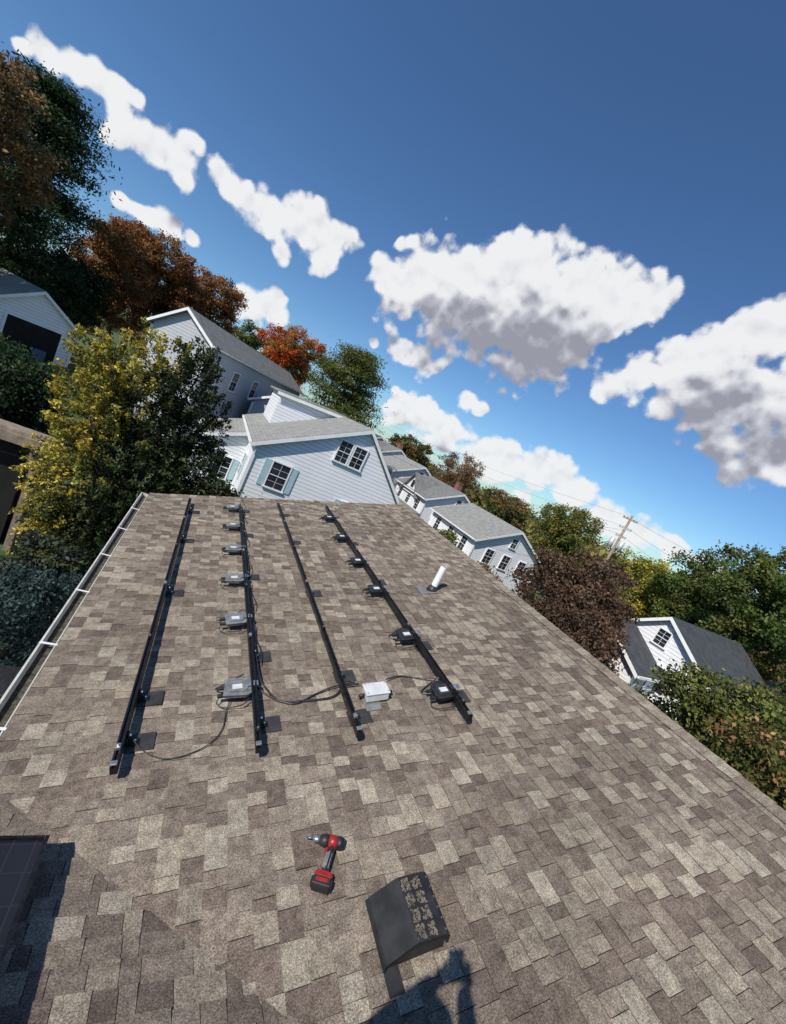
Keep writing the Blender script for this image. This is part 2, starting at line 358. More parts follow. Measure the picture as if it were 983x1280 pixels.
quad('west_deck',[Vector(p)+off for p in [(XE,-7.5,ZE),(XE,YF,ZE),(XR,YF,ZR),(XR,-7.5,ZR)]],M_dark)
quad('wing_deck',[Vector(p)-Vector((0,st,ct))*dn for p in [(XW,YV,ZE),(XR,YV,ZE),(XR,YW,ZR),(XW,YW,ZR)]],M_dark)
prism('main_walls',[(XE+.3,-7.2),(XE+.3,ZE-.06),(XR,ZR-.16),(2*XR-XE-.3,ZE-.06),(2*XR-XE-.3,-7.2)],-7.3,YF-.25,'y',M_sidew,roofE)
prism('wing_walls',[(YV-.3,-7.2),(YV-.3,ZE-.06),(YW,ZR-.16),(2*YW-YV+.3,ZE-.06),(2*YW-YV+.3,-7.2)],XW+.2,XE+.32,'x',M_sidew,roofE)
for s,nm in ((1,'west'),(-1,'east')):
    x0=XR-s*(XR-XE)
    prism(nm+'_rake_board',[(x0,ZE-.025),(XR,ZR-.025),(XR,ZR-.2),(x0,ZE-.2)],YF-.03,YF-.004,'y',M_white,roofE)
capV=[];capF=[];capC=[];rng=random.Random(5); y=-7.5
while y<YF:
    k=len(capV); hgt=.018+rng.uniform(-.002,.003); wv=.12
    for yy,hh in ((y,hgt),(y+.14,.010)):
        capV+=[(XR-wv*ct,yy,ZR-wv*st+hh),(XR,yy,ZR+hh+.006),(XR+wv*ct,yy,ZR-wv*st+hh)]
    capV+=[(XR-wv*ct,y,ZR-wv*st),(XR,y,ZR),(XR+wv*ct,y,ZR-wv*st)]
    capF+=[(k,k+1,k+4,k+3),(k+1,k+2,k+5,k+4),(k+6,k+7,k+1,k),(k+7,k+8,k+2,k+1)]
    c=rng.choice(pal_hi); capC+=[c]*9; y+=.115
np_mesh('ridge_caps',np.array(capV),np.array(capF),M_sh,np.array(capC),parent=roofE)
gp=[(0,0),(0,-.10),(-.075,-.10),(-.105,-.05),(-.115,0),(-.10,.0),(-.098,-.006),(-.092,-.048),(-.068,-.092),(-.008,-.092),(-.008,0)]
gx0=XE-.045; gz0=ZE-.045
gut=empty('rain_gutter')
prism('trough',[(gx0+a,gz0+b) for a,b in gp],YV+.12,YF+.02,'y',M_gut,gut)
prism('end_cap',[(gx0,gz0),(gx0,gz0-.1),(gx0-.075,gz0-.1),(gx0-.105,gz0-.05),(gx0-.115,gz0)],YF+.021,YF+.025,'y',M_gut,gut)
prism('end_cap_near',[(gx0,gz0),(gx0,gz0-.1),(gx0-.075,gz0-.1),(gx0-.105,gz0-.05),(gx0-.115,gz0)],YV+.114,YV+.119,'y',M_gut,gut)
M_silt=noise_mat('gutter_silt',(.03,.025,.018),(.1,.085,.06),30,.95,bump=.8,bscale=60)
prism('silt_and_leaves',[(gx0-.009,gz0-.091),(gx0-.067,gz0-.091),(gx0-.09,gz0-.06),(gx0-.009,gz0-.05)],YV+.13,YF+.01,'y',M_silt,gut)
yy=YV+.4;i=0
while yy<YF:
    box('hanger_%d'%i,(gx0-.05,yy,gz0+.004),(.13,.022,.004),M_white,gut); i+=1; yy+=.9
# ------------------------------------------------------------------ things on the roof
Mroof=Matrix(((0,ct,-st,XE),(1,0,0,0),(0,st,ct,ZE),(0,0,0,1)))
def loc(qx,qy,n=0):
    k=1-n/H; Q=Vector((qx*S,qy*S,-(H/ct)+math.tan(TH)*qx*S))*k
    d=Q-Vector((XE,0,ZE)); return Vector((d.y,d.x*ct+d.z*st,n))
def rempty(name):
    e=empty(name); e.matrix_world=Mroof; return e
def rp(o,par):
    o.parent=par; o.matrix_parent_inverse=Matrix(); o.matrix_basis=Matrix(); return o
rails=[(.16,1.59,5.51),(.705,1.57,5.33),(1.165,1.56,5.47),(1.775,1.54,5.42)]
flash={0:[1.67,1.94,3.02,4.04,4.9],1:[1.66,2.19,3.25,4.2,5.0],2:[1.62,1.94,2.94,4.02,4.9],3:[1.65,2.15,3.1,4.0,4.9]}
RT=.125
railv=[]
for i,(qx,y0,y1) in enumerate(rails):
    e=rempty('solar_mounting_rail')
    a=loc(qx,y0,RT); b=loc(qx,y1,RT); v=a.y; railv.append(v)
    u0,u1=a.x,b.x; hw=.019
    prof=[(v-hw,RT-.058),(v+hw,RT-.058),(v+hw,RT-.004),(v+hw-.004,RT),(v+.006,RT),(v+.006,RT-.016),(v-.006,RT-.016),(v-.006,RT),(v-hw+.004,RT),(v-hw,RT-.004)]
    rp(prism('extrusion',prof,u0,u1,'x',M_black),e)
    for j,fy in enumerate(flash[i]):
        fu=loc(qx,fy,0).x+.03
        fu=min(max(fu,u0+.09),u1-.05)
        rp(box('flashing_%d'%j,(fu,v+.08,.0135),(.14,.18,.003),M_flashp,bevel=.001),e)
        rp(box('foot_base_%d'%j,(fu,v+.045,.019),(.05,.075,.008),M_black,bevel=.002),e)
        rp(box('foot_upright_%d'%j,(fu,v+.0245,.06),(.042,.009,.075),M_black,bevel=.002),e)
        rp(tube('foot_bolt_%d'%j,[(fu,v+.06,.02),(fu,v+.06,.036)],.008,M_alu,sides=6),e)
        rp(tube('side_bolt_%d'%j,[(fu,v+.02,.08),(fu,v+.042,.08)],.008,M_alu,sides=6),e)
    rp(box('splice_clip',(u0+.02,v,RT+.004),(.03,.034,.01),M_alu,bevel=.002),e)
    for j,fr in enumerate((.02,.23,.41,.6,.8)):
        uu=u0+(u1-u0)*fr+.02
        rp(box('mid_clamp_%d'%j,(uu,v,RT+.012),(.034,.026,.022),M_alu if (i+j)%2==0 else M_black,bevel=.003),e)
        rp(tube('clamp_bolt_%d'%j,[(uu,v,RT+.02),(uu,v,RT+.034)],.007,M_alu,sides=6),e)
def micro(qx,qy,side,seed,light):
    e=rempty('microinverter'); rng=random.Random(seed)
    p=loc(qx,qy,.10); u=p.x; v=p.y
    m=M_inv if light else M_blackp
    rz=rng.uniform(-.12,.12)
    body=[( -.085,-.09),(.07,-.09),(.085,-.06),(.085,.07),(.06,.095),(-.06,.095),(-.085,.06)]
    T=Matrix.Rotation(rz,2)
    pl=lambda pts,k=1:[(u+(T@Vector(q)).x*k,v+(T@Vector(q)).y*k) for q in pts]
    rp(prism('potted_body',pl(body),.062,.094,'z',m,bevel=.004),e)
    rp(prism('flange',pl(body,1.12),.094,.098,'z',M_inv if light else M_blackp,bevel=.001),e)
    rp(prism('raised_lid',pl(body,.72),.0985,.106,'z',M_inv if light else M_flashp,bevel=.003),e)
    rp(box('rating_label',(u-.01,v-.01,.1068),(.05,.07,.001),M_jb),e)
    rp(box('bracket',(u,v+side*.1,.112),(.05,.08,.005),M_alu,bevel=.001),e)
    rp(tube('bracket_bolt',[(u,v+side*.11,.112),(u,v+side*.11,.13)],.009,M_alu,sides=6),e)
    for k,du in enumerate((-.05,.03)):
        rp(box('connector_%d'%k,(u+du,v-side*.12,.07),(.026,.055,.022),M_blackp,bevel=.004),e)
    lead=[(u-.05,v-side*.13,.07),(u-.09,v-side*.15,.04),(u-.13,v-side*.09,.03),(u-.14,v+side*.02,.045),(u-.1,v+side*.07,.06)]
    rp(tube('dc_lead',curvepts(lead,6),.0045,M_blackp,sides=6),e)
    lead=[(u+.03,v-side*.13,.07),(u+.08,v-side*.16,.03),(u+.15,v-side*.07,.022),(u+.19,v+side*.04,.05)]
    rp(tube('ac_lead',curvepts(lead,6),.005,M_blackp,sides=6),e)
for i,y in enumerate((1.99,2.68,3.30,3.93,4.58,5.22)): micro(.63,y,1,20+i,True)
for i,y in enumerate((1.76,2.34,3.03,3.62,4.27,4.94)): micro(1.72,y,1,40+i,False)
cab=rempty('trunk_cable')
def rl(q,n): p=loc(q[0],q[1],0); return (p.x,p.y,n)
c1=[rl((.71,5.2),.07)]
for i in range(14):
    t=i/13; c1.append(rl((.715+.02*math.sin(i*2.1),5.1-3.1*t),.055+.02*math.sin(i*1.7)))
c1+= [rl((.76,1.92),.03),rl((.82,1.82),.02),rl((.95,1.80),.02),rl((1.08,1.80),.022),rl((1.16,1.86),.04),rl((1.24,1.86),.04)]
rp(tube('cable_a',curvepts(c1,5),.008,M_blackp,sides=6),cab)
c2=[rl((.70,1.95),.05),rl((.77,1.87),.02),rl((.88,1.79),.02),rl((1.0,1.84),.02),rl((1.1,1.87),.03),rl((1.22,1.88),.04)]
rp(tube('cable_b',curvepts(c2,6),.006,M_blackp,sides=6),cab)
rp(tube('cable_c',curvepts([rl((1.4,1.87),.04),rl((1.5,1.9),.02),rl((1.6,1.86),.025),rl((1.7,1.8),.07)],6),.006,M_blackp,sides=6),cab)
c4=[rl((.2,1.7),.05),rl((.27,1.62),.02),rl((.36,1.57),.018),rl((.48,1.6),.018),rl((.55,1.68),.018),rl((.57,1.8),.02),rl((.6,1.9),.05)]
rp(tube('cable_d',curvepts(c4,6),.0035,M_blackp,sides=6),cab)
for k in range(6):
    a=rails[1][0]; y=2.1+.6*k
    rp(tube('drooping_lead_%d'%k,curvepts([rl((a+.02,y),.1),rl((a+.05,y+.12),.04),rl((a+.03,y+.3),.03),rl((a+.02,y+.42),.09)],6),.005,M_blackp,sides=6),cab)
jb=rempty('junction_box'); p=loc(1.32,1.8,.05)
u,v=p.x,p.y
rp(box('base_flashing',(u-.055,v-.045,.014),(.16,.13,.003),M_inv,bevel=.001),jb)
rp(box('enclosure',(u,v,.055),(.125,.19,.065),M_jb,bevel=.01),jb)
rp(box('lid',(u,v,.095),(.135,.2,.016),M_jb,bevel=.006),jb)
for k,(a,b) in enumerate(((-.05,-.085),(.05,-.085),(-.05,.085),(.05,.085))): rp(tube('screw_%d'%k,[(u+a,v+b,.1),(u+a,v+b,.106)],.006,M_alu,sides=8),jb)
for s in (-1,1): rp(tube('cable_gland_%s'%('a' if s<0 else 'b'),[(u,v+s*.09,.05),(u,v+s*.14,.045)],.014,M_blackp,sides=8),jb)
vp=empty('plumbing_vent_pipe'); b=Mroof@loc(2.19,2.95,0)
tube('pipe',[b+Vector((0,0,-.05)),b+Vector((0,0,.36))],.043,M_pvc,vp,sides=20,cap=False)
tube('pipe_bore',[b+Vector((0,0,.355)),b+Vector((0,0,.0))],.037,M_dark,vp,sides=20)
tube('rubber_boot',[b+Vector((0,0,-.02)),b+Vector((0,0,.03)),b+Vector((0,0,.075))],[.085,.065,.047],M_blackp,vp,sides=20)
o=box('flashing_plate',(loc(2.19,2.95,0)+Vector((0,-.07,.014))),(.2,.26,.004),M_inv,vp,bevel=.001); o.matrix_parent_inverse=Matrix(); o.matrix_basis=Mroof
# roof box vent
rv=rempty('roof_vent')
u0=.965; u1=1.225; vl=loc(.985,.7,0).y; vh=loc(1.185,.7,0).y; vm=vl+(vh-vl)*.46
prof=[(vl,.014),(vl,.05),(vl+.008,.064),(vm-.012,.134),(vm+.004,.14),(vh-.018,.124),(vh,.108),(vh,.06),(vh-.01,.06),(vh-.01,.103),(vh-.021,.117),(vm+.004,.132),(vl+.014,.058),(vl+.009,.046),(vl+.009,.014)]
rp(prism('hood',prof,u0,u1,'x',M_flash),rv)
sidep=[(vl+.010,.014),(vl+.010,.046),(vl+.016,.058),(vm,.129),(vh-.022,.115),(vh-.011,.102),(vh-.011,.014)]
rp(prism('near_cheek',sidep,u0+.012,u0+.016,'x',M_flash),rv)
rp(prism('far_cheek',sidep,u1-.016,u1-.012,'x',M_flash),rv)
rp(box('flange',((u0+u1)/2-.03,vl+.035,.0135),(u1-u0+.10,.07,.003),M_flash,bevel=.001),rv)
for k in range(6): rp(tube('rivet_%d'%k,[(u0+.02+k*.043,vh-.014,.114),(u0+.02+k*.043,vh-.014,.122)],.004,M_alu,sides=6),rv)
M_moss=noise_mat('dried_sealant',(.09,.075,.055),(.24,.2,.155),60,.95,bump=1,bscale=90)
bm=bmesh.new(); rng=random.Random(3)
for a in range(4):
    for bq in range(2):
        cx=u0+.035+a*.062; cy=vm+.03+bq*.056
        for k in range(60):
            T=Matrix.Translation((cx+rng.uniform(-.025,.025),cy+rng.uniform(-.022,.022),.138-.12*(cy-vm)+rng.uniform(0,.005)))@Matrix.Diagonal((rng.uniform(.003,.007),rng.uniform(.003,.007),.003,1))
            bmesh.ops.create_icosphere(bm,subdivisions=1,radius=1,matrix=T)
rp(bm_obj('caulk_patches',bm,M_moss),rv)
# impact driver lying on its side
dr=rempty('cordless_drill')
nose=loc(.868,1.105,.05); rear=loc(.972,1.055,.05); bat=loc(.86,.945,.05)
ax=(rear-nose); ax.z=0; L_=ax.length; ax.normalize(); hx=bat-(nose+rear)/2-ax*.03; hx.z=0; hl=hx.length; hx.normalize()
def frame(o,x,y):
    z=Vector((0,0,1)); y=z.cross(x).normalized() if y is None else y
    return Matrix(((x.x,y.x,z.x,o.x),(x.y,y.y,z.y,o.y),(x.z,y.z,z.z,o.z),(0,0,0,1)))
perp=Vector((-ax.y,ax.x,0)); 
if perp.dot(hx)<0: perp=-perp
Tb=frame(Vector((nose.x,nose.y,.045)),ax,None)
def dtube(nm,x0,x1,r,mat,r1=None):
    rp(tube(nm,[Tb@Vector((x0,0,0)),Tb@Vector(((x0+x1)/2,0,0)),Tb@Vector((x1,0,0))],[r,max(r,r1 or r),r1 or r],mat,sides=16),dr)
dtube('driver_bit',-.045,.0,.0045,noise_mat('bit_steel',(.12,.2,.35),(.2,.3,.45),20,.3,metal=.6))
dtube('bit_collet',-.005,.03,.012,M_alu,.014)
dtube('gear_case',.03,.08,.022,M_blackp,.029)
dtube('motor_housing',.08,.125,.031,M_red,.030)
dtube('rear_cap',.125,.16,.030,M_blackp,.024)
hs_=Tb@Vector((.105,0,0)); he=Vector((bat.x,bat.y,.045))
hd=(he-hs_); hd.z=0; hd.normalize(); hp=Vector((-hd.y,hd.x,0))
Th=Matrix(((hd.x,hp.x,0,hs_.x),(hd.y,hp.y,0,hs_.y),(0,0,1,.045),(0,0,0,1)))
LH=(Vector((he.x,he.y,0))-Vector((hs_.x,hs_.y,0))).length
def dbox(nm,c,s,mat,bev):
    bm=bmesh.new(); bmesh.ops.create_cube(bm,size=1); bmesh.ops.transform(bm,matrix=Matrix.Translation(c)@Matrix.Diagonal((*s,1)),verts=bm.verts)
    bmesh.ops.bevel(bm,geom=bm.edges[:],offset=bev,segments=3,affect='EDGES'); bmesh.ops.transform(bm,matrix=Th,verts=bm.verts)
    rp(bm_obj(nm,bm,mat),dr)
dbox('grip',(LH*.45,0,0),(LH*.75,.036,.032),M_blackp,.012)
dbox('grip_overmould',(LH*.45,.004,0),(LH*.45,.032,.038),M_inv,.012)
dbox('trigger',(.05,-.024 if perp.dot(hp)>0 else .024,0),(.03,.018,.016),M_red,.005)
dbox('battery_foot',(LH*.80,0,0),(.03,.09,.056),M_red,.008)
dbox('battery_pack',(LH*.80+.034,0,0),(.045,.105,.068),M_blackp,.01)
dbox('battery_label',(LH*.80+.034,0,.0345),(.016,.06,.003),M_red,.001)
# solar panel on the wing
Mw=Matrix(((1,0,0,0),(0,-ct,st,YV),(0,st,ct,ZE),(0,0,0,1)))
sp=empty('solar_panel'); sp.matrix_world=Mw
def wv(y): return (YV-y)/ct
va=wv(1.21*S+.02); xr=.03*S
def panel_mat():
    m,nt,p=new_mat('solar_cells'); L=nt.links
    tc=N(nt,'ShaderNodeTexCoord'); br=N(nt,'ShaderNodeTexBrick'); br.offset=0
    br.inputs['Color1'].default_value=(.012,.013,.018,1); br.inputs['Color2'].default_value=(.015,.016,.022,1); br.inputs['Mortar'].default_value=(.035,.035,.038,1)
    br.inputs['Scale'].default_value=1; br.inputs['Mortar Size'].default_value=.002; br.inputs['Brick Width'].default_value=.083; br.inputs['Row Height'].default_value=.166
    L.new(tc.outputs['Object'],br.inputs['Vector']); L.new(br.outputs['Color'],p.inputs['Base Color']); p.inputs['Roughness'].default_value=.3; p.inputs['Specular IOR Level'].default_value=.25
    return m
pm=panel_mat()
for j,(xa,xb) in enumerate(((xr-1.0,xr),(xr-2.02,xr-1.02))):
    o=box('glass_%d'%j,((xa+xb)/2,va+.85,.105),(1.0-.03,1.67,.01),pm); rp(o,sp)
    for nm,c,s in (('frame_l',(xa+.008,va+.85,.1),(.016,1.7,.04)),('frame_r',(xb-.008,va+.85,.1),(.016,1.7,.04)),('frame_t',((xa+xb)/2,va+.008,.1),(.966,.016,.039)),('frame_b',((xa+xb)/2,va+1.692,.1),(.966,.016,.039))):
        rp(box(nm+'_%d'%j,c,s,M_black,bevel=.001),sp)
for k,vv in enumerate((.35,1.3)): rp(box('support_rail_%d'%k,(xr-1.06,va+vv,.055),(2.05,.035,.048),M_black),sp)
# ------------------------------------------------------------------ houses
def window(E,side,prof,u,z,wd,h,L0,L1,xl,xr,shutters=None,nm='window',grid=(2,2)):
    if side=='S': T=Matrix.Translation((u,L0,z))
    elif side=='N': T=Matrix.Translation((u,L1,z))@Matrix.Rotation(math.pi,4,'Z')
    elif side=='W': T=Matrix.Translation((xl,u,z))@Matrix.Rotation(-math.pi/2,4,'Z')
    else: T=Matrix.Translation((xr,u,z))@Matrix.Rotation(math.pi/2,4,'Z')
    def b(n_,c,s,m):
        o=box(n_,c,s,m); o.data.transform(T); o.parent=E
    b(nm+'_glass',(0,-.01,0),(wd,.05,h),M_glass)
    f=.07
    b(nm+'_head',(0,-.03,h/2+f/2),(wd+2*f,.09,f),M_white); b(nm+'_sill',(0,-.045,-h/2-f/2),(wd+2*f+.06,.12,f),M_white)
    b(nm+'_jamb_l',(-wd/2-f/2,-.028,0),(f,.085,h-.002),M_white); b(nm+'_jamb_r',(wd/2+f/2,-.028,0),(f,.085,h-.002),M_white)
    b(nm+'_meeting_rail',(0,-.03,0),(wd-.002,.07,.035),M_white)
    for i in range(1,grid[0]): b(nm+'_muntin_v%d'%i,(-wd/2+wd*i/grid[0],-.016,0),(.014,.05,h-.004),M_white)
    for i in range(1,2*grid[1]):
        if i!=grid[1]: b(nm+'_muntin_h%d'%i,(0,-.0145,-h/2+h*i/(2*grid[1])),(wd-.004,.044,.012),M_white)
    if shutters:
        for s in (-1,1): b(nm+'_shutter_%d'%(s+1),(s*(wd/2+f+.17),-.02,0),(.3,.05,h+.06),shutters)
def house(name,ox,oy,rotd,zb,xl,zl,zr,xr,zr2,L,wm,rm,wins=(),oh=.3,chim=None):
    E=empty(name)
    pr=[(xl,zb-.5),(xl,zl),(0,zr),(xr,zr2),(xr,zb-.5)]
    prism('walls',pr,0,L,'y',wm,E)
    for nm,xe,ze in (('roof_left',xl,zl),('roof_right',xr,zr2)):
        d=Vector((xe,0,ze))-Vector((0,0,zr)); dl=d.length; dd=d/dl; e=Vector((0,0,zr))+dd*(dl+oh)
        nz=Vector((-dd.z,0,dd.x)); nz=nz if nz.z>0 else -nz
        a=Vector((0,0,zr))+Vector((0,0,.02)); t=nz*.13; e2=e+nz*.02
        at=Vector((0,0,a.z+.13/abs(nz.z))) 
        prism(nm,[(a.x,a.z),(e2.x,e2.z),(e2.x+t.x,e2.z+t.z),(at.x,at.z)],-oh,L+oh,'y',rm,E)
        for yy,s in ((-oh-.03,'f'),(L+oh+.002,'b')):
            prism(nm+'_rake_'+s,[(0,at.z-.03),(e2.x+t.x,e2.z+t.z-.03),(e2.x+t.x,e2.z+t.z-.22),(0,at.z-.22)],yy,yy+.028,'y',M_white,E)
        sx=1 if xe>0 else -1
        box(nm+'_gutter',(e2.x+t.x+sx*.06,L/2,e2.z+t.z-.08),(.1,L+2*oh-.02,.11),M_white,E)
    for k,(x,y) in enumerate(((xl,0),(xr,0),(xl,L),(xr,L))):
        box('corner_board_%d'%k,(x,y,(zb+ (zl if x==xl else zr2))/2-.1),(.14,.14,(zl if x==xl else zr2)-zb-.2),M_white,E)
    for i,wn in enumerate(wins):
        side,u,z,wd,h=wn[:5]; window(E,side,pr,u,z,wd,h,0,L,xl,xr,wn[5] if len(wn)>5 else None,'window_%d'%i)
    if chim: 
        box('chimney',(chim[0],chim[1],zr+.1),(.6,.6,1.6),noise_mat('chimney_brick',(.2,.08,.06),(.3,.13,.1),8,.9),E); box('chimney_cap',(chim[0],chim[1],zr+.93),(.7,.7,.08),M_conc,E)
    E.matrix_world=Matrix.Translation((ox,oy,0))@Matrix.Rotation(math.radians(rotd),4,'Z')
    return E
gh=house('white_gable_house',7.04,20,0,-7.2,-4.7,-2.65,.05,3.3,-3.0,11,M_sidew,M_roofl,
  [('S',-.84,-1.4,.62,1.05),('S',-.04,-1.4,.62,1.05),('S',-3.3,-3.75,.85,1.25,M_shut),('S',.6,-4.4,.85,1.3,M_shut),('W',2.5,-4.3,.8,1.2,M_shut),('W',8,-4.3,.8,1.2,M_shut)],oh=.22)
prism('dormer_walls',[(-3.9,-2.5),(-3.9,-.15),(-.4,.12),(-.4,-1)],5.7,10.6,'y',M_sidew,gh)
prism('dormer_roof',[(-4.15,-.13),(.1,.2),(.1,.3),(-4.15,-.03)],5.5,10.8,'y',M_roofl,gh)
prism('dormer_trim',[(-4.15,-.3),(-4.15,-.12),(.0,.2),(.0,.02)],5.47,5.498,'y',M_white,gh)
house('white_house_extension',2.2,24,0,-7,-2.2,-3.9,-2.9,1.5,-3.6,6,M_sidew,M_roofl,[('S',-.7,-5.1,.8,1.2,M_shut)],oh=.2)
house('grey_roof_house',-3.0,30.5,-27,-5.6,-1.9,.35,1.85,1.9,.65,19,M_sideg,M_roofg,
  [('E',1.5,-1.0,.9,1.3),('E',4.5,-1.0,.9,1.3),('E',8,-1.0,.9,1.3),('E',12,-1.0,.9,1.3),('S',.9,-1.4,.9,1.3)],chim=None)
house('grey_roof_house_annex',4.3,34.5,-27,-5.6,-1.9,-1.6,-.5,2.2,-1.8,7,M_sideg,M_roofg,[('E',2,-3.2,.8,1.2),('S',0,-2.6,.8,1.1)])
ga=house('garage',-10.6,33.4,38,-5.1,-2.2,-2.5,-1.05,2.2,-2.5,8.5,M_sidew,M_roofl,[('W',2,-3.6,.7,.8)],oh=.22)
box('door_opening',(0.1,-.012,-4.0),(2.7,.04,2.1),M_dark,ga); box('door_head',(0.1,-.03,-2.9),(2.9,.08,.12),M_white,ga)
for s in (-1,1): box('door_jamb_%d'%(s+1),(.1+s*1.42,-.03,-4.0),(.12,.08,2.1),M_white,ga)
box('stored_bin',(.5,-.3,-4.75),(.6,.5,.9),noise_mat('blue_bin',(.02,.06,.14),(.03,.09,.2),5,.5),ga)
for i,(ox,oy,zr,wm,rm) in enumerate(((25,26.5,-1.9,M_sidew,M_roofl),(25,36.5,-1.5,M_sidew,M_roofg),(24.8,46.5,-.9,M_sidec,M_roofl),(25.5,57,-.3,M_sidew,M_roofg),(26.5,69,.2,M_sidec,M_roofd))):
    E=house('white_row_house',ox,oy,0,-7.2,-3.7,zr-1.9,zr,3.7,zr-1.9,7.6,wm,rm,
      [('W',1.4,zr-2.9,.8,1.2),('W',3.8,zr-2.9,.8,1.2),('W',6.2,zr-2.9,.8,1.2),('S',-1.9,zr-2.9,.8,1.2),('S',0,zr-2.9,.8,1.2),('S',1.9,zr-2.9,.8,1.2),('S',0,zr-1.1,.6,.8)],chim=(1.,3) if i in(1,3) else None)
    prism('porch_roof',[(-6,zr-4.1),(-3.75,zr-3.7),(-3.75,zr-3.58),(-6,zr-3.95)],-.2,7.8,'y',rm,E)
    for k in range(4): box('porch_post_%d'%k,(-5.8,.2+k*2.4,(zr-4.1-7.2)/2),(.14,.14,zr-4.1+7.2),M_white,E)
    if i%2==0: continue
    cz=zr-.25
    prism('cross_gable',[(2.0,zr-2.4),(3.8,cz),(5.6,zr-2.4)],-3.9,0,'x',wm,E)
    prism('cross_gable_roof_a',[(1.7,zr-2.62),(3.8,cz+.04),(3.8,cz+.2),(1.6,zr-2.5)],-4.2,0,'x',rm,E)
    prism('cross_gable_roof_b',[(5.9,zr-2.62),(3.8,cz+.04),(3.8,cz+.2),(6.0,zr-2.5)],-4.2,0,'x',rm,E)
    o=box('cross_gable_window',(-3.93,3.8,zr-1.3),(.06,.6,.8),M_glass,E)
house('dark_roof_house',23.2,12.0,-86,-7.2,-2.6,-3.6,-1.75,2.8,-3.7,8.5,M_sidew,M_roofd,
  [('S',-1.1,-4.7,.8,1.2),('S',.9,-4.7,.8,1.2),('S',0,-2.8,.6,.8),('E',1.5,-4.8,.8,1.2),('E',4.,-4.8,.8,1.2),('E',6.8,-4.8,.8,1.2)],chim=None)
house('dark_roof_house_wing',20.6,13.4,-86,-7.2,-2.4,-4.5,-3.0,2.4,-4.5,4,M_sidew,M_roofd,[('S',-1,-5.3,.8,1.2),('S',.9,-5.3,.8,1.2),('E',1,-5.5,.8,1.2)])
house('dark_roof_house',35,9.5,-75,-7.2,-3.5,-4.5,-2.2,3.5,-4.5,9,M_sidew,M_roofd,[('S',-1.2,-5.2,.8,1.2),('E',3,-5.4,.8,1.2)],chim=(0,3))
# shed / carport at left
sd=empty('open_shed')
box('back_wall',(-6.2,14.75,-5.6),(5.4,.1,3.0),M_wood,sd); box('side_wall',(-3.4,14.1,-5.6),(.1,1.2,3.0),M_wood,sd); box('side_wall_far',(-8.95,14.1,-5.6),(.1,1.2,3.0),M_wood,sd)
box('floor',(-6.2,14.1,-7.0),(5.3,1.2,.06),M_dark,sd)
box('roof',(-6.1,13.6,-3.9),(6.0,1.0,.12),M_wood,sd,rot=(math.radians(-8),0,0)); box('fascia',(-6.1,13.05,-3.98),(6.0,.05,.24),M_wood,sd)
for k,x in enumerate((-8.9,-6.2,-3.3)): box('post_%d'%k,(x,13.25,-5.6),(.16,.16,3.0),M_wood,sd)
box('shaded_opening_sheet',(-6.1,13.42,-5.6),(5.1,.04,2.9),M_dark,sd)  # dark sheet painted in for the shade inside the open front
# ------------------------------------------------------------------ vegetation
def leafquads(name,Cn,size,cols,parent,rng,aspect=.6,flat=0.):
    n=len(Cn)
    nv=rng.normal(size=(n,3)); nv[:,2]+=flat; nv/=np.linalg.norm(nv,axis=1,keepdims=True)
    t=rng.normal(size=(n,3)); t-=nv*(t*nv).sum(1,keepdims=True); t/=np.linalg.norm(t,axis=1,keepdims=True); b=np.cross(nv,t)
    s=(size*rng.uniform(.6,1.35,n))[:,None]
    V=np.stack([Cn-t*s,Cn-b*s*aspect,Cn+t*s,Cn+b*s*aspect],1).reshape(-1,3)
    F=np.arange(n*4).reshape(n,4)
    return np_mesh(name,V,F,M_leaf,np.repeat(cols,4,0),parent=parent)
def clusters(lobes,nc,rng,inner=.45):
    L=np.array([l[:3] for l in lobes]); R=np.array([l[3:6] for l in lobes]); vol=(R.prod(1))**.75; vol/=vol.sum()
    k=rng.choice(len(lobes),nc,p=vol); d=rng.normal(size=(nc,3)); d/=np.linalg.norm(d,axis=1,keepdims=True)
    r=inner+(1-inner)*rng.random(nc)**.6
    return L[k]+d*r[:,None]*R[k]
def mixcols(pal,n,rng,j=.15):
    p=np.array(pal); c=p[rng.integers(0,len(p),n)]; return c*(1+rng.uniform(-j,j,(n,1)))
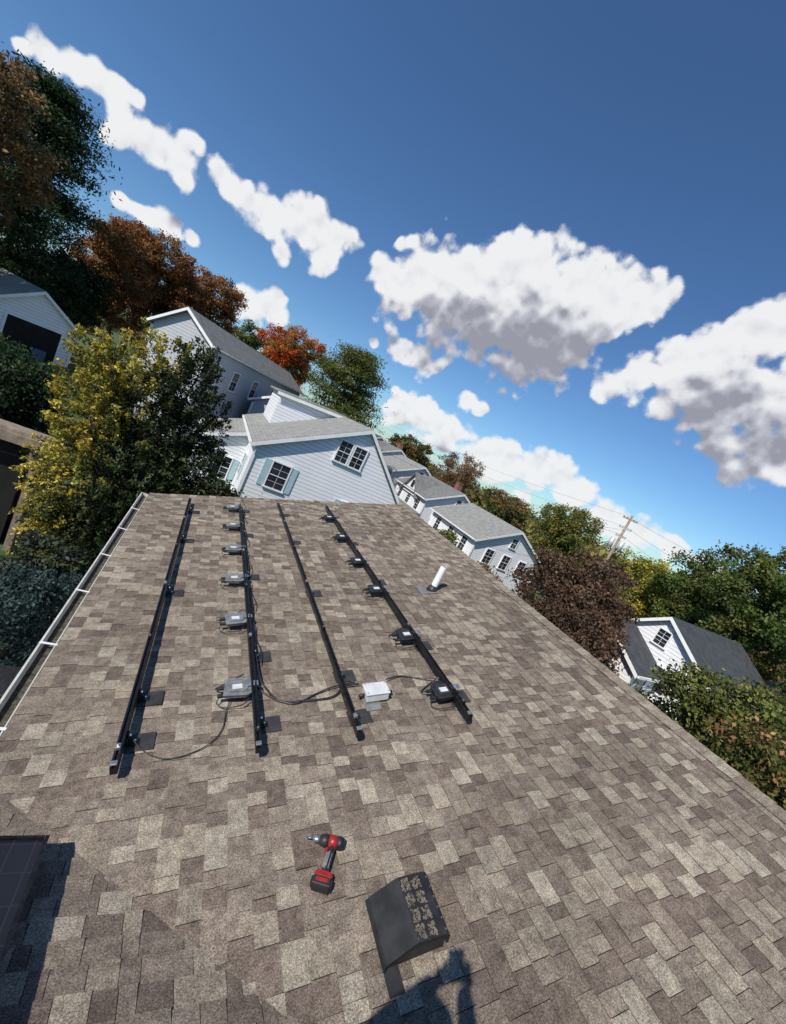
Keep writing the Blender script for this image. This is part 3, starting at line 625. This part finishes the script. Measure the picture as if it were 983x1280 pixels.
def broadleaf(name,x,y,top,rad,pal,seed,nc=260,lp=45,ls=.16,crad=.55,zb=None,crown_frac=.72,nl=9,sparse=False,squash=1.):
    rng=np.random.default_rng(seed); zb=float(zg(x,y)) if zb is None else zb
    if ls>=.14: ls*=.64; lp=int(lp*2.1)
    E=empty(name); h=top-zb; ch=h*crown_frac; cz=top-ch/2
    lobes=[]
    for i in range(nl):
        a=2*math.pi*i/nl*1.618*2; t=(i+.5)/nl; zz=top-ch*.12-ch*.78*t; rr=rad*(.35+.65*math.sin(math.pi*min(1,.25+.75*t)))*.62
        lr=rad*rng.uniform(.34,.52)
        lobes.append((x+math.cos(a)*rr*rng.uniform(.7,1.15),y+math.sin(a)*rr*rng.uniform(.7,1.15),zz,lr,lr,lr*.8*squash))
    lobes.append((x,y,cz+ch*.22,rad*.5,rad*.5,ch*.28)); lobes.append((x,y,cz,rad*.6,rad*.6,ch*.3))
    cc=clusters(lobes,nc,rng,.55); colc=mixcols(pal,nc,rng,.28)
    rep=np.repeat(cc,lp,0); offs=rng.normal(size=rep.shape)*crad*np.array([.5,.5,.36])
    P=rep+offs; colr=np.repeat(colc,lp,0)*(1+rng.uniform(-.12,.12,(nc*lp,1)))
    leafquads('foliage',P,ls,colr,E,rng,flat=.4)
    tr=max(.12,h*.018)
    tube('trunk',[(x,y,zb-.3),(x+.05,y,zb+h*.3),(x,y+.05,cz),(x,y,top-ch*.2)],[tr*1.3,tr,tr*.6,tr*.15],M_bark,E)
    for i,l in enumerate(lobes[:nl]):
        z0=zb+h*(1-crown_frac)*.8+ (l[2]-zb)*.25
        tube('limb_%d'%i,[(x,y,min(z0,l[2])),( (x+l[0])/2,(y+l[1])/2,(z0+l[2])/2+.2),(l[0],l[1],l[2])],[tr*.5,tr*.32,tr*.1],M_bark,E,sides=5)
    return E
def pine(name,x,y,top,rad,pal,seed,tiers=16,nb=8,lp=60,ls=.17,zb=None,shape=.7,bare=.18):
    rng=np.random.default_rng(seed); zb=float(zg(x,y)) if zb is None else zb; E=empty(name); h=top-zb
    tr=h*.018; tube('trunk',[(x,y,zb-.3),(x,y,zb+h*.5),(x,y,top)],[tr*1.2,tr*.7,.03],M_bark,E)
    pts=[];cl=[]
    bi=0
    for t in range(tiers):
        f=(t+rng.uniform(-.3,.3))/tiers; z=zb+h*(bare+(1-bare)*f)
        R=rad*((1-f)**shape)*(1 if f>.15 else .75)+.25
        for b in range(nb):
            a=rng.uniform(0,2*math.pi); r=R*rng.uniform(.6,1.2); rise=r*rng.uniform(-.05,.22)
            ex,ey,ez=x+math.cos(a)*r,y+math.sin(a)*r,z+rise
            if b%2==0: tube('branch_%d'%bi,[(x,y,z),(ex,ey,ez)],[tr*.28,.02],M_bark,E,sides=4); bi+=1
            for q in np.linspace(.35,1,5):
                c=np.array([x+(ex-x)*q,y+(ey-y)*q,z+rise*q]); n=int(lp/1.9)
                sp=.12*rad*(.6+.5*q)
                pts.append(c+rng.normal(size=(n,3))*np.array([sp,sp,sp*.4])); cl.append(np.repeat(mixcols(pal,1,rng,.25),n,0))
    P=np.concatenate(pts); Cc=np.concatenate(cl)
    leafquads('needles',P,ls*.68,Cc,E,rng,aspect=.35,flat=.5); return E
def pol(az,d): a=math.radians(az); return d*math.sin(a),d*math.cos(a)
DG=[(.028,.052,.02),(.038,.066,.024),(.022,.038,.016)]
RUST=[(.26,.115,.04),(.21,.09,.032),(.3,.14,.05),(.15,.085,.032)]
BRN=[(.17,.1,.042),(.22,.125,.05),(.11,.085,.035)]
ORG=[(.46,.11,.02),(.38,.08,.02),(.4,.17,.03),(.14,.12,.03)]
OLV=[(.11,.13,.032),(.15,.155,.038),(.075,.095,.028)]
YEL=[(.38,.31,.045),(.28,.26,.045),(.17,.19,.04)]
GRN=[(.075,.115,.028),(.105,.145,.035),(.05,.075,.022)]
PUR=[(.1,.056,.036),(.135,.075,.045),(.065,.042,.03),(.12,.08,.05)]
x,y=pol(-20.8,44); pine('pine_tree',x,y,11.6,5.0,DG,1,tiers=22,nb=10,lp=110,ls=.2,shape=.5)
x,y=pol(-26.8,36); broadleaf('oak_tree',x,y,8.8,4.8,BRN,2,nc=460)
x,y=pol(-12,52); broadleaf('maple_tree',x,y,8.0,4.8,RUST,4,nc=760,lp=50)
x,y=pol(-6,54); broadleaf('maple_tree',x,y,7.8,4.6,RUST,5,nc=700,lp=50)
x,y=pol(-16,47); broadleaf('evergreen_tree',x,y,2.4,3.6,DG,6,nc=260)
x,y=pol(.8,62); broadleaf('oak_tree',x,y,6.3,2.8,OLV,7,nc=180,ls=.2)
x,y=pol(6.0,52); broadleaf('maple_tree',x,y,7.4,4.1,ORG,8,nc=460)
x,y=pol(14.0,44); pine('pine_tree',x,y,7.2,4.4,OLV,9,tiers=17,nb=11,lp=110,ls=.2,shape=.38)
x,y=pol(25,72); broadleaf('oak_tree',x,y,2.6,4.2,BRN+OLV,10,nc=220,ls=.25)
x,y=pol(32.5,62); broadleaf('maple_tree',x,y,3.6,4.4,[(.24,.12,.05),(.19,.1,.05),(.13,.09,.05)],11,nc=210,lp=30,ls=.16)
x,y=pol(40,60); broadleaf('oak_tree',x,y,1.0,4,OLV+BRN,12,nc=220,ls=.2)
x,y=pol(48,46); broadleaf('oak_tree',x,y,2.6,3.2,OLV+[(.22,.17,.035)],13,nc=300)
x,y=pol(58.3,44); broadleaf('birch_tree',x,y,1.0,3.0,YEL,14,nc=260)
x,y=pol(63.0,42); broadleaf('oak_tree',x,y,3.6,3.2,GRN+OLV,15,nc=300)
x,y=pol(68,38); broadleaf('oak_tree',x,y,5.6,3.8,GRN+OLV,16,nc=340)
x,y=pol(75,36); broadleaf('oak_tree',x,y,4.8,4.4,GRN,17,nc=380)
x,y=pol(53,24); broadleaf('copper_beech_tree',x,y,-.5,2.9,PUR,18,nc=520,lp=60,ls=.085,crad=.5,crown_frac=.9)
x,y=pol(55.5,20.5); broadleaf('copper_beech_tree',x,y,-2.6,1.9,PUR,19,nc=260,lp=60,ls=.08,crad=.5,crown_frac=.95)
x,y=pol(71.5,17); broadleaf('evergreen_tree',x,y,-1.5,2.4,OLV+[(.1,.085,.035)],20,nc=600,lp=70,ls=.065,crad=.4,crown_frac=.95)
x,y=pol(80,14.5); broadleaf('evergreen_tree',x,y,-1.4,2.5,OLV+BRN,21,nc=520,lp=60,ls=.065,crad=.4,crown_frac=.95)
x,y=pol(64.5,17.5); broadleaf('evergreen_tree',x,y,-3.9,1.7,OLV,22,nc=300,lp=60,ls=.07,crad=.4,crown_frac=.95)
x,y=pol(41,24); broadleaf('shrub',x,y,-4.0,1.5,[(.18,.08,.035),(.1,.08,.03)],23,nc=180,lp=50,ls=.09,crad=.4,crown_frac=.95)
x,y=pol(47,19); broadleaf('shrub',x,y,-3.6,1.3,[(.18,.07,.035),(.08,.08,.03)],24,nc=180,lp=50,ls=.08,crad=.4,crown_frac=.95)
x,y=pol(35,30); broadleaf('shrub',x,y,-3.8,1.4,OLV,25,nc=160,lp=50,ls=.09,crad=.4,crown_frac=.95)
def cypress():
    rng=np.random.default_rng(77); E=empty('golden_cypress_tree'); x,y=-1.15,12.2; zb=-7.1
    lobes=[(-1.4,12.0,-3.9,1.45,1.3,1.9),(-.6,12.3,-3.3,1.3,1.2,2.0),(-1.4,12.3,-2.1,1.0,1.0,1.3),(.1,12.6,-3.7,.8,1.,1.5),(-2.2,11.9,-2.6,.8,.8,1.2),(-2.0,12,-4.2,.95,.9,1.7),(-.2,12.2,-5.2,1.3,1.2,1.5),
     (-2.75,12.2,-1.5,.5,.5,.9),(-1.75,12.4,-1.1,.6,.6,1.0),(-.75,12.4,-1.1,.75,.7,1.25),(-.55,12.5,-.6,.4,.4,.8),(-.05,12.7,-1.9,.55,.5,.9),(-1.4,11.5,-5.4,1.2,1.2,1.3)]
    nc=1800; cc=clusters(lobes,nc,rng,.5)
    gold=np.clip(((-cc[:,0]-1.35)*.62+(cc[:,2]+4.4)*.13+rng.normal(size=nc)*.28),0,1)>.42
    colc=np.where(gold[:,None],mixcols([(.55,.43,.06),(.45,.38,.06),(.3,.28,.05),(.6,.5,.12)],nc,rng,.2),mixcols([(.035,.055,.018),(.05,.075,.025),(.028,.042,.016),(.07,.085,.028)],nc,rng,.2))
    lp=60; ctr=np.array([-1.2,12.3,-4.5]); outd=cc-ctr; outd/=np.linalg.norm(outd,axis=1,keepdims=True)
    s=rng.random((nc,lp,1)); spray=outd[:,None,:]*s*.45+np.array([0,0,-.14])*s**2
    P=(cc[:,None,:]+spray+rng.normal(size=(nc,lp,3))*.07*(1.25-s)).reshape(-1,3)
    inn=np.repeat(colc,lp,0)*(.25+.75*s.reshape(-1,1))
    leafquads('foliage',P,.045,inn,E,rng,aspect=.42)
    tube('trunk',[(x,y,zb-.2),(x,y,-4),(x,y,-2)],[.16,.1,.03],M_bark,E)
    for i,l in enumerate(lobes): tube('limb_%d'%i,[(x,y,-6),((x+l[0])/2,(y+l[1])/2,(l[2]-6)/2),(l[0],l[1],l[2])],[.07,.05,.02],M_bark,E,sides=5)
cypress()
broadleaf('shrub',.9,11.6,-2.8,.9,DG+[(.06,.05,.02)],31,nc=150,lp=60,ls=.05,crad=.25,crown_frac=.9)
broadleaf('shrub',2.2,12.6,-3.3,.8,DG,32,nc=110,lp=60,ls=.05,crad=.25,crown_frac=.9)
broadleaf('blue_spruce_shrub',-1.8,8.9,-4.9,.85,[(.06,.09,.085),(.04,.065,.06)],33,nc=150,lp=70,ls=.04,crad=.22,crown_frac=.95)
broadleaf('shrub',-1.9,9.9,-4.8,.8,[(.04,.05,.045),(.05,.06,.03)],34,nc=130,lp=60,ls=.05,crad=.22,crown_frac=.95)
broadleaf('hedge',-5.3,16.4,-2.3,1.35,DG,35,nc=340,lp=60,ls=.06,crad=.3,crown_frac=.95)
broadleaf('hedge',-8.6,21,-2.9,1.9,DG,36,nc=260,lp=50,ls=.08,crad=.35,crown_frac=.95)
broadleaf('shrub',-11.6,30,-3.7,.8,GRN,37,nc=100,lp=40,ls=.1,crad=.35,crown_frac=.9)
broadleaf('shrub',-5.0,27,-3.4,1.5,GRN,38,nc=160,lp=40,ls=.1,crad=.35,crown_frac=.9)
for k,(bx,by) in enumerate(((-1.75,6.6),(-1.2,7.3))):
    e=empty('wheeled_bin'); 
    prism('body',[(bx-.26,-7.1),(bx-.31,-6.2),(bx+.31,-6.2),(bx+.26,-7.1)],by-.3,by+.3,'y',noise_mat('bin_plastic',(.02,.03,.05),(.035,.045,.07),6,.5),e,bevel=.02)
    box('lid',(bx,by,-6.16),(.68,.68,.06),M_blackp,e,bevel=.02)
    for s in (-1,1): tube('wheel_%d'%(s+1),[(bx+s*.2,by+.28,-7.07),(bx+s*.26,by+.28,-7.07)],.1,M_blackp,e,sides=12)
rng=np.random.default_rng(99); nt_=260; pts=[];cl=[]
for i in range(nt_):
    a=rng.uniform(-60,110); d=rng.uniform(75,170); X_,Y_=pol(a,d); r=rng.uniform(3,6); tp=rng.uniform(-2.2,1.2)+ (d-75)*.012
    if 3<a<45: tp-=.8
    n=420; q=rng.normal(size=(n,3)); q/=np.linalg.norm(q,axis=1,keepdims=True); q*=rng.uniform(.6,1.05,(n,1)); q=q*np.array([r,r,4.2])+np.array([X_,Y_,tp-4.0])
    pts.append(q); cl.append(np.repeat(mixcols([(.15,.09,.04),(.09,.11,.035),(.065,.085,.03),(.2,.12,.04),(.2,.17,.05)],1,rng,.2),n,0)*(1+rng.uniform(-.2,.2,(n,1))))
leafquads('distant_trees',np.concatenate(pts),.55,np.concatenate(cl),None,rng)
# ------------------------------------------------------------------ utility pole and wires
up_=empty('utility_pole'); px_,py_=pol(53.8,42)
tube('pole',[(px_,py_,-7.4),(px_,py_,3.6)],[.16,.1],M_wood,up_,sides=10)
M_polegrey=noise_mat('galvanised_steel',(.5,.5,.5),(.65,.65,.64),6,.5,metal=.3)
for k,z in enumerate((3.2,2.3,1.5)):
    c=Vector((px_,py_,z)); a=Vector((.8,-.6,0)).normalized()
    o=box('crossarm_%d'%k,(0,0,0),(1.3-.2*k,.08,.1),M_polegrey if k else M_wood,up_); o.matrix_world=Matrix.Translation(c)@Matrix.Rotation(math.atan2(a.y,a.x),4,'Z')
    for j in (-.6,-.3,.3,.6): tube('insulator_%d_%d'%(k,int(j*100)),[c+a*j*(.95-.15*k)+Vector((0,0,.05)),c+a*j*(.95-.15*k)+Vector((0,0,.25))],[.06,.04],M_polegrey,up_,sides=8)
for k,j in enumerate((-.45,.4)):
    c=Vector((px_,py_,.3))+Vector((.8,-.6,0)).normalized()*j
    tube('transformer_%d'%k,[c,c+Vector((0,0,.9))],[.22,.22],M_polegrey,up_,sides=14)
wi=empty('overhead_wires')
def wire(a,b,sag,nm,r=.008):
    a,b=Vector(a),Vector(b); pts=[a.lerp(b,t/24)-Vector((0,0,sag*4*(t/24)*(1-t/24))) for t in range(25)]
    tube(nm,pts,r,M_blackp,wi,sides=4)
x1,y1=pol(20,75); x2,y2=pol(82,34)
for k,(z,dx) in enumerate(((3.4,-.4),(2.5,0),(1.7,0))):
    wire((px_+dx,py_-dx*.6,z),(x1+dx,y1,z-.3),.8+.2*k,'span_a%d'%k); wire((px_+dx,py_-dx*.6,z),(x2+dx,y2,z-.5),.8+.2*k,'span_b%d'%k)
wire((px_,py_,2.2),(5,24.5,-.4),1.2,'service_drop',.008)
# ------------------------------------------------------------------ photographer (behind the lens, casts the shadow)
M_cloth=noise_mat('work_shirt',(.03,.035,.05),(.05,.055,.075),20,.9); M_pants=noise_mat('work_trousers',(.05,.045,.04),(.08,.07,.06),20,.9)
M_skin=noise_mat('skin',(.42,.25,.17),(.5,.31,.22),12,.55)
ph=empty('photographer')
def skinobj(name,verts,edges,radii,mat,root=0,sub=2):
    me=bpy.data.meshes.new(name); me.from_pydata(verts,edges,[]); o=link(bpy.data.objects.new(name,me),ph)
    md=o.modifiers.new('skin','SKIN'); 
    for i,sv in enumerate(me.skin_vertices[0].data): sv.radius=(radii[i],radii[i]) if not hasattr(radii[i],'__len__') else radii[i]; sv.use_root=(i==root)
    s=o.modifiers.new('sub','SUBSURF'); s.levels=sub; s.render_levels=sub; me.materials.append(mat)
    md.use_smooth_shade=True
    return o
def sf(p,dx=.13,dy=-.005): return (p[0]+dx,p[1]+dy,p[2])
B=dict(pel=sf((-.36,-.26,-.86)),spine=sf((-.35,-.24,-.62)),chest=sf((-.33,-.21,-.42)),neck=sf((-.31,-.18,-.26)),
 ls=sf((-.47,-.12,-.37)),le=(-.28,-.06,-.27),lw=(-.09,-.05,-.07),rs=sf((-.16,-.31,-.36)),re=(.08,-.31,-.3),rw=(.035,-.08,-.07))
vs=[B[k] for k in ('pel','spine','chest','neck','ls','le','lw','rs','re','rw')]
skinobj('torso_and_sleeves',vs,[(0,1),(1,2),(2,3),(2,4),(4,5),(5,6),(2,7),(7,8),(8,9)],[.15,.145,.15,.065,.075,.055,.036,.075,.055,.036],M_cloth)
legs=[sf(p) for p in [(-.36,-.26,-.86),(-.44,-.20,-.95),(-.47,-.13,-1.36),(-.47,-.17,-1.74),(-.43,-.08,-1.77),(-.28,-.32,-.95),(-.25,-.27,-1.38),(-.22,-.33,-1.72),(-.17,-.24,-1.76)]]
skinobj('legs',legs,[(0,1),(1,2),(2,3),(3,4),(0,5),(5,6),(6,7),(7,8)],[.14,.1,.065,.05,.04,.1,.065,.05,.04],M_pants)
head=[sf(p) for p in [(-.31,-.18,-.27),(-.305,-.165,-.19),(-.30,-.15,-.10),(-.302,-.155,-.03)]]
skinobj('head',head,[(0,1),(1,2),(2,3)],[.055,.07,.098,.07],M_skin)
skinobj('hair',[sf((-.312,-.175,-.06)),sf((-.308,-.17,-.01))],[(0,1)],[.095,.07],M_dark)
skinobj('nose',[sf((-.262,-.07,-.115)),sf((-.258,-.055,-.13))],[(0,1)],[.014,.012],M_skin,sub=1)
bm=bmesh.new(); bmesh.ops.create_cube(bm,size=1); bmesh.ops.transform(bm,matrix=mw@Matrix.Translation((0,-.055,.012))@Matrix.Diagonal((.074,.15,.008,1)),verts=bm.verts)
bmesh.ops.bevel(bm,geom=bm.edges[:],offset=.003,segments=2,affect='EDGES'); bm_obj('phone',bm,M_blackp,ph)
def hand(sx,wrist):
    pc=mw@Vector((sx*.055,-.07,.035)); w_=Vector(wrist)
    skinobj('palm_%s'%('l' if sx<0 else 'r'),[w_[:],((w_+pc)/2)[:],pc[:]],[(0,1),(1,2)],[.028,.034,.032],M_skin)
    for f in range(4):
        yy=-.035-.022*f; l=[.0,.004,.002,-.004][f]
        c=[mw@Vector((sx*.052,yy-.004,.04)),mw@Vector((sx*(.056+l),yy,.026)),mw@Vector((sx*.05,yy,.012)),mw@Vector((sx*.040,yy,.026))]
        skinobj('finger_%s%d'%('l' if sx<0 else 'r',f),[v[:] for v in c],[(0,1),(1,2),(2,3)],[.0095,.0085,.008,.007],M_skin,sub=1)
    c=[mw@Vector((sx*.06,-.06,.045)),mw@Vector((sx*.045,-.045,.04)),mw@Vector((sx*.02,-.045,.028))]
    skinobj('thumb_%s'%('l' if sx<0 else 'r'),[v[:] for v in c],[(0,1),(1,2)],[.011,.01,.009],M_skin,sub=1)
hand(-1,B['lw']); hand(1,B['rw'])
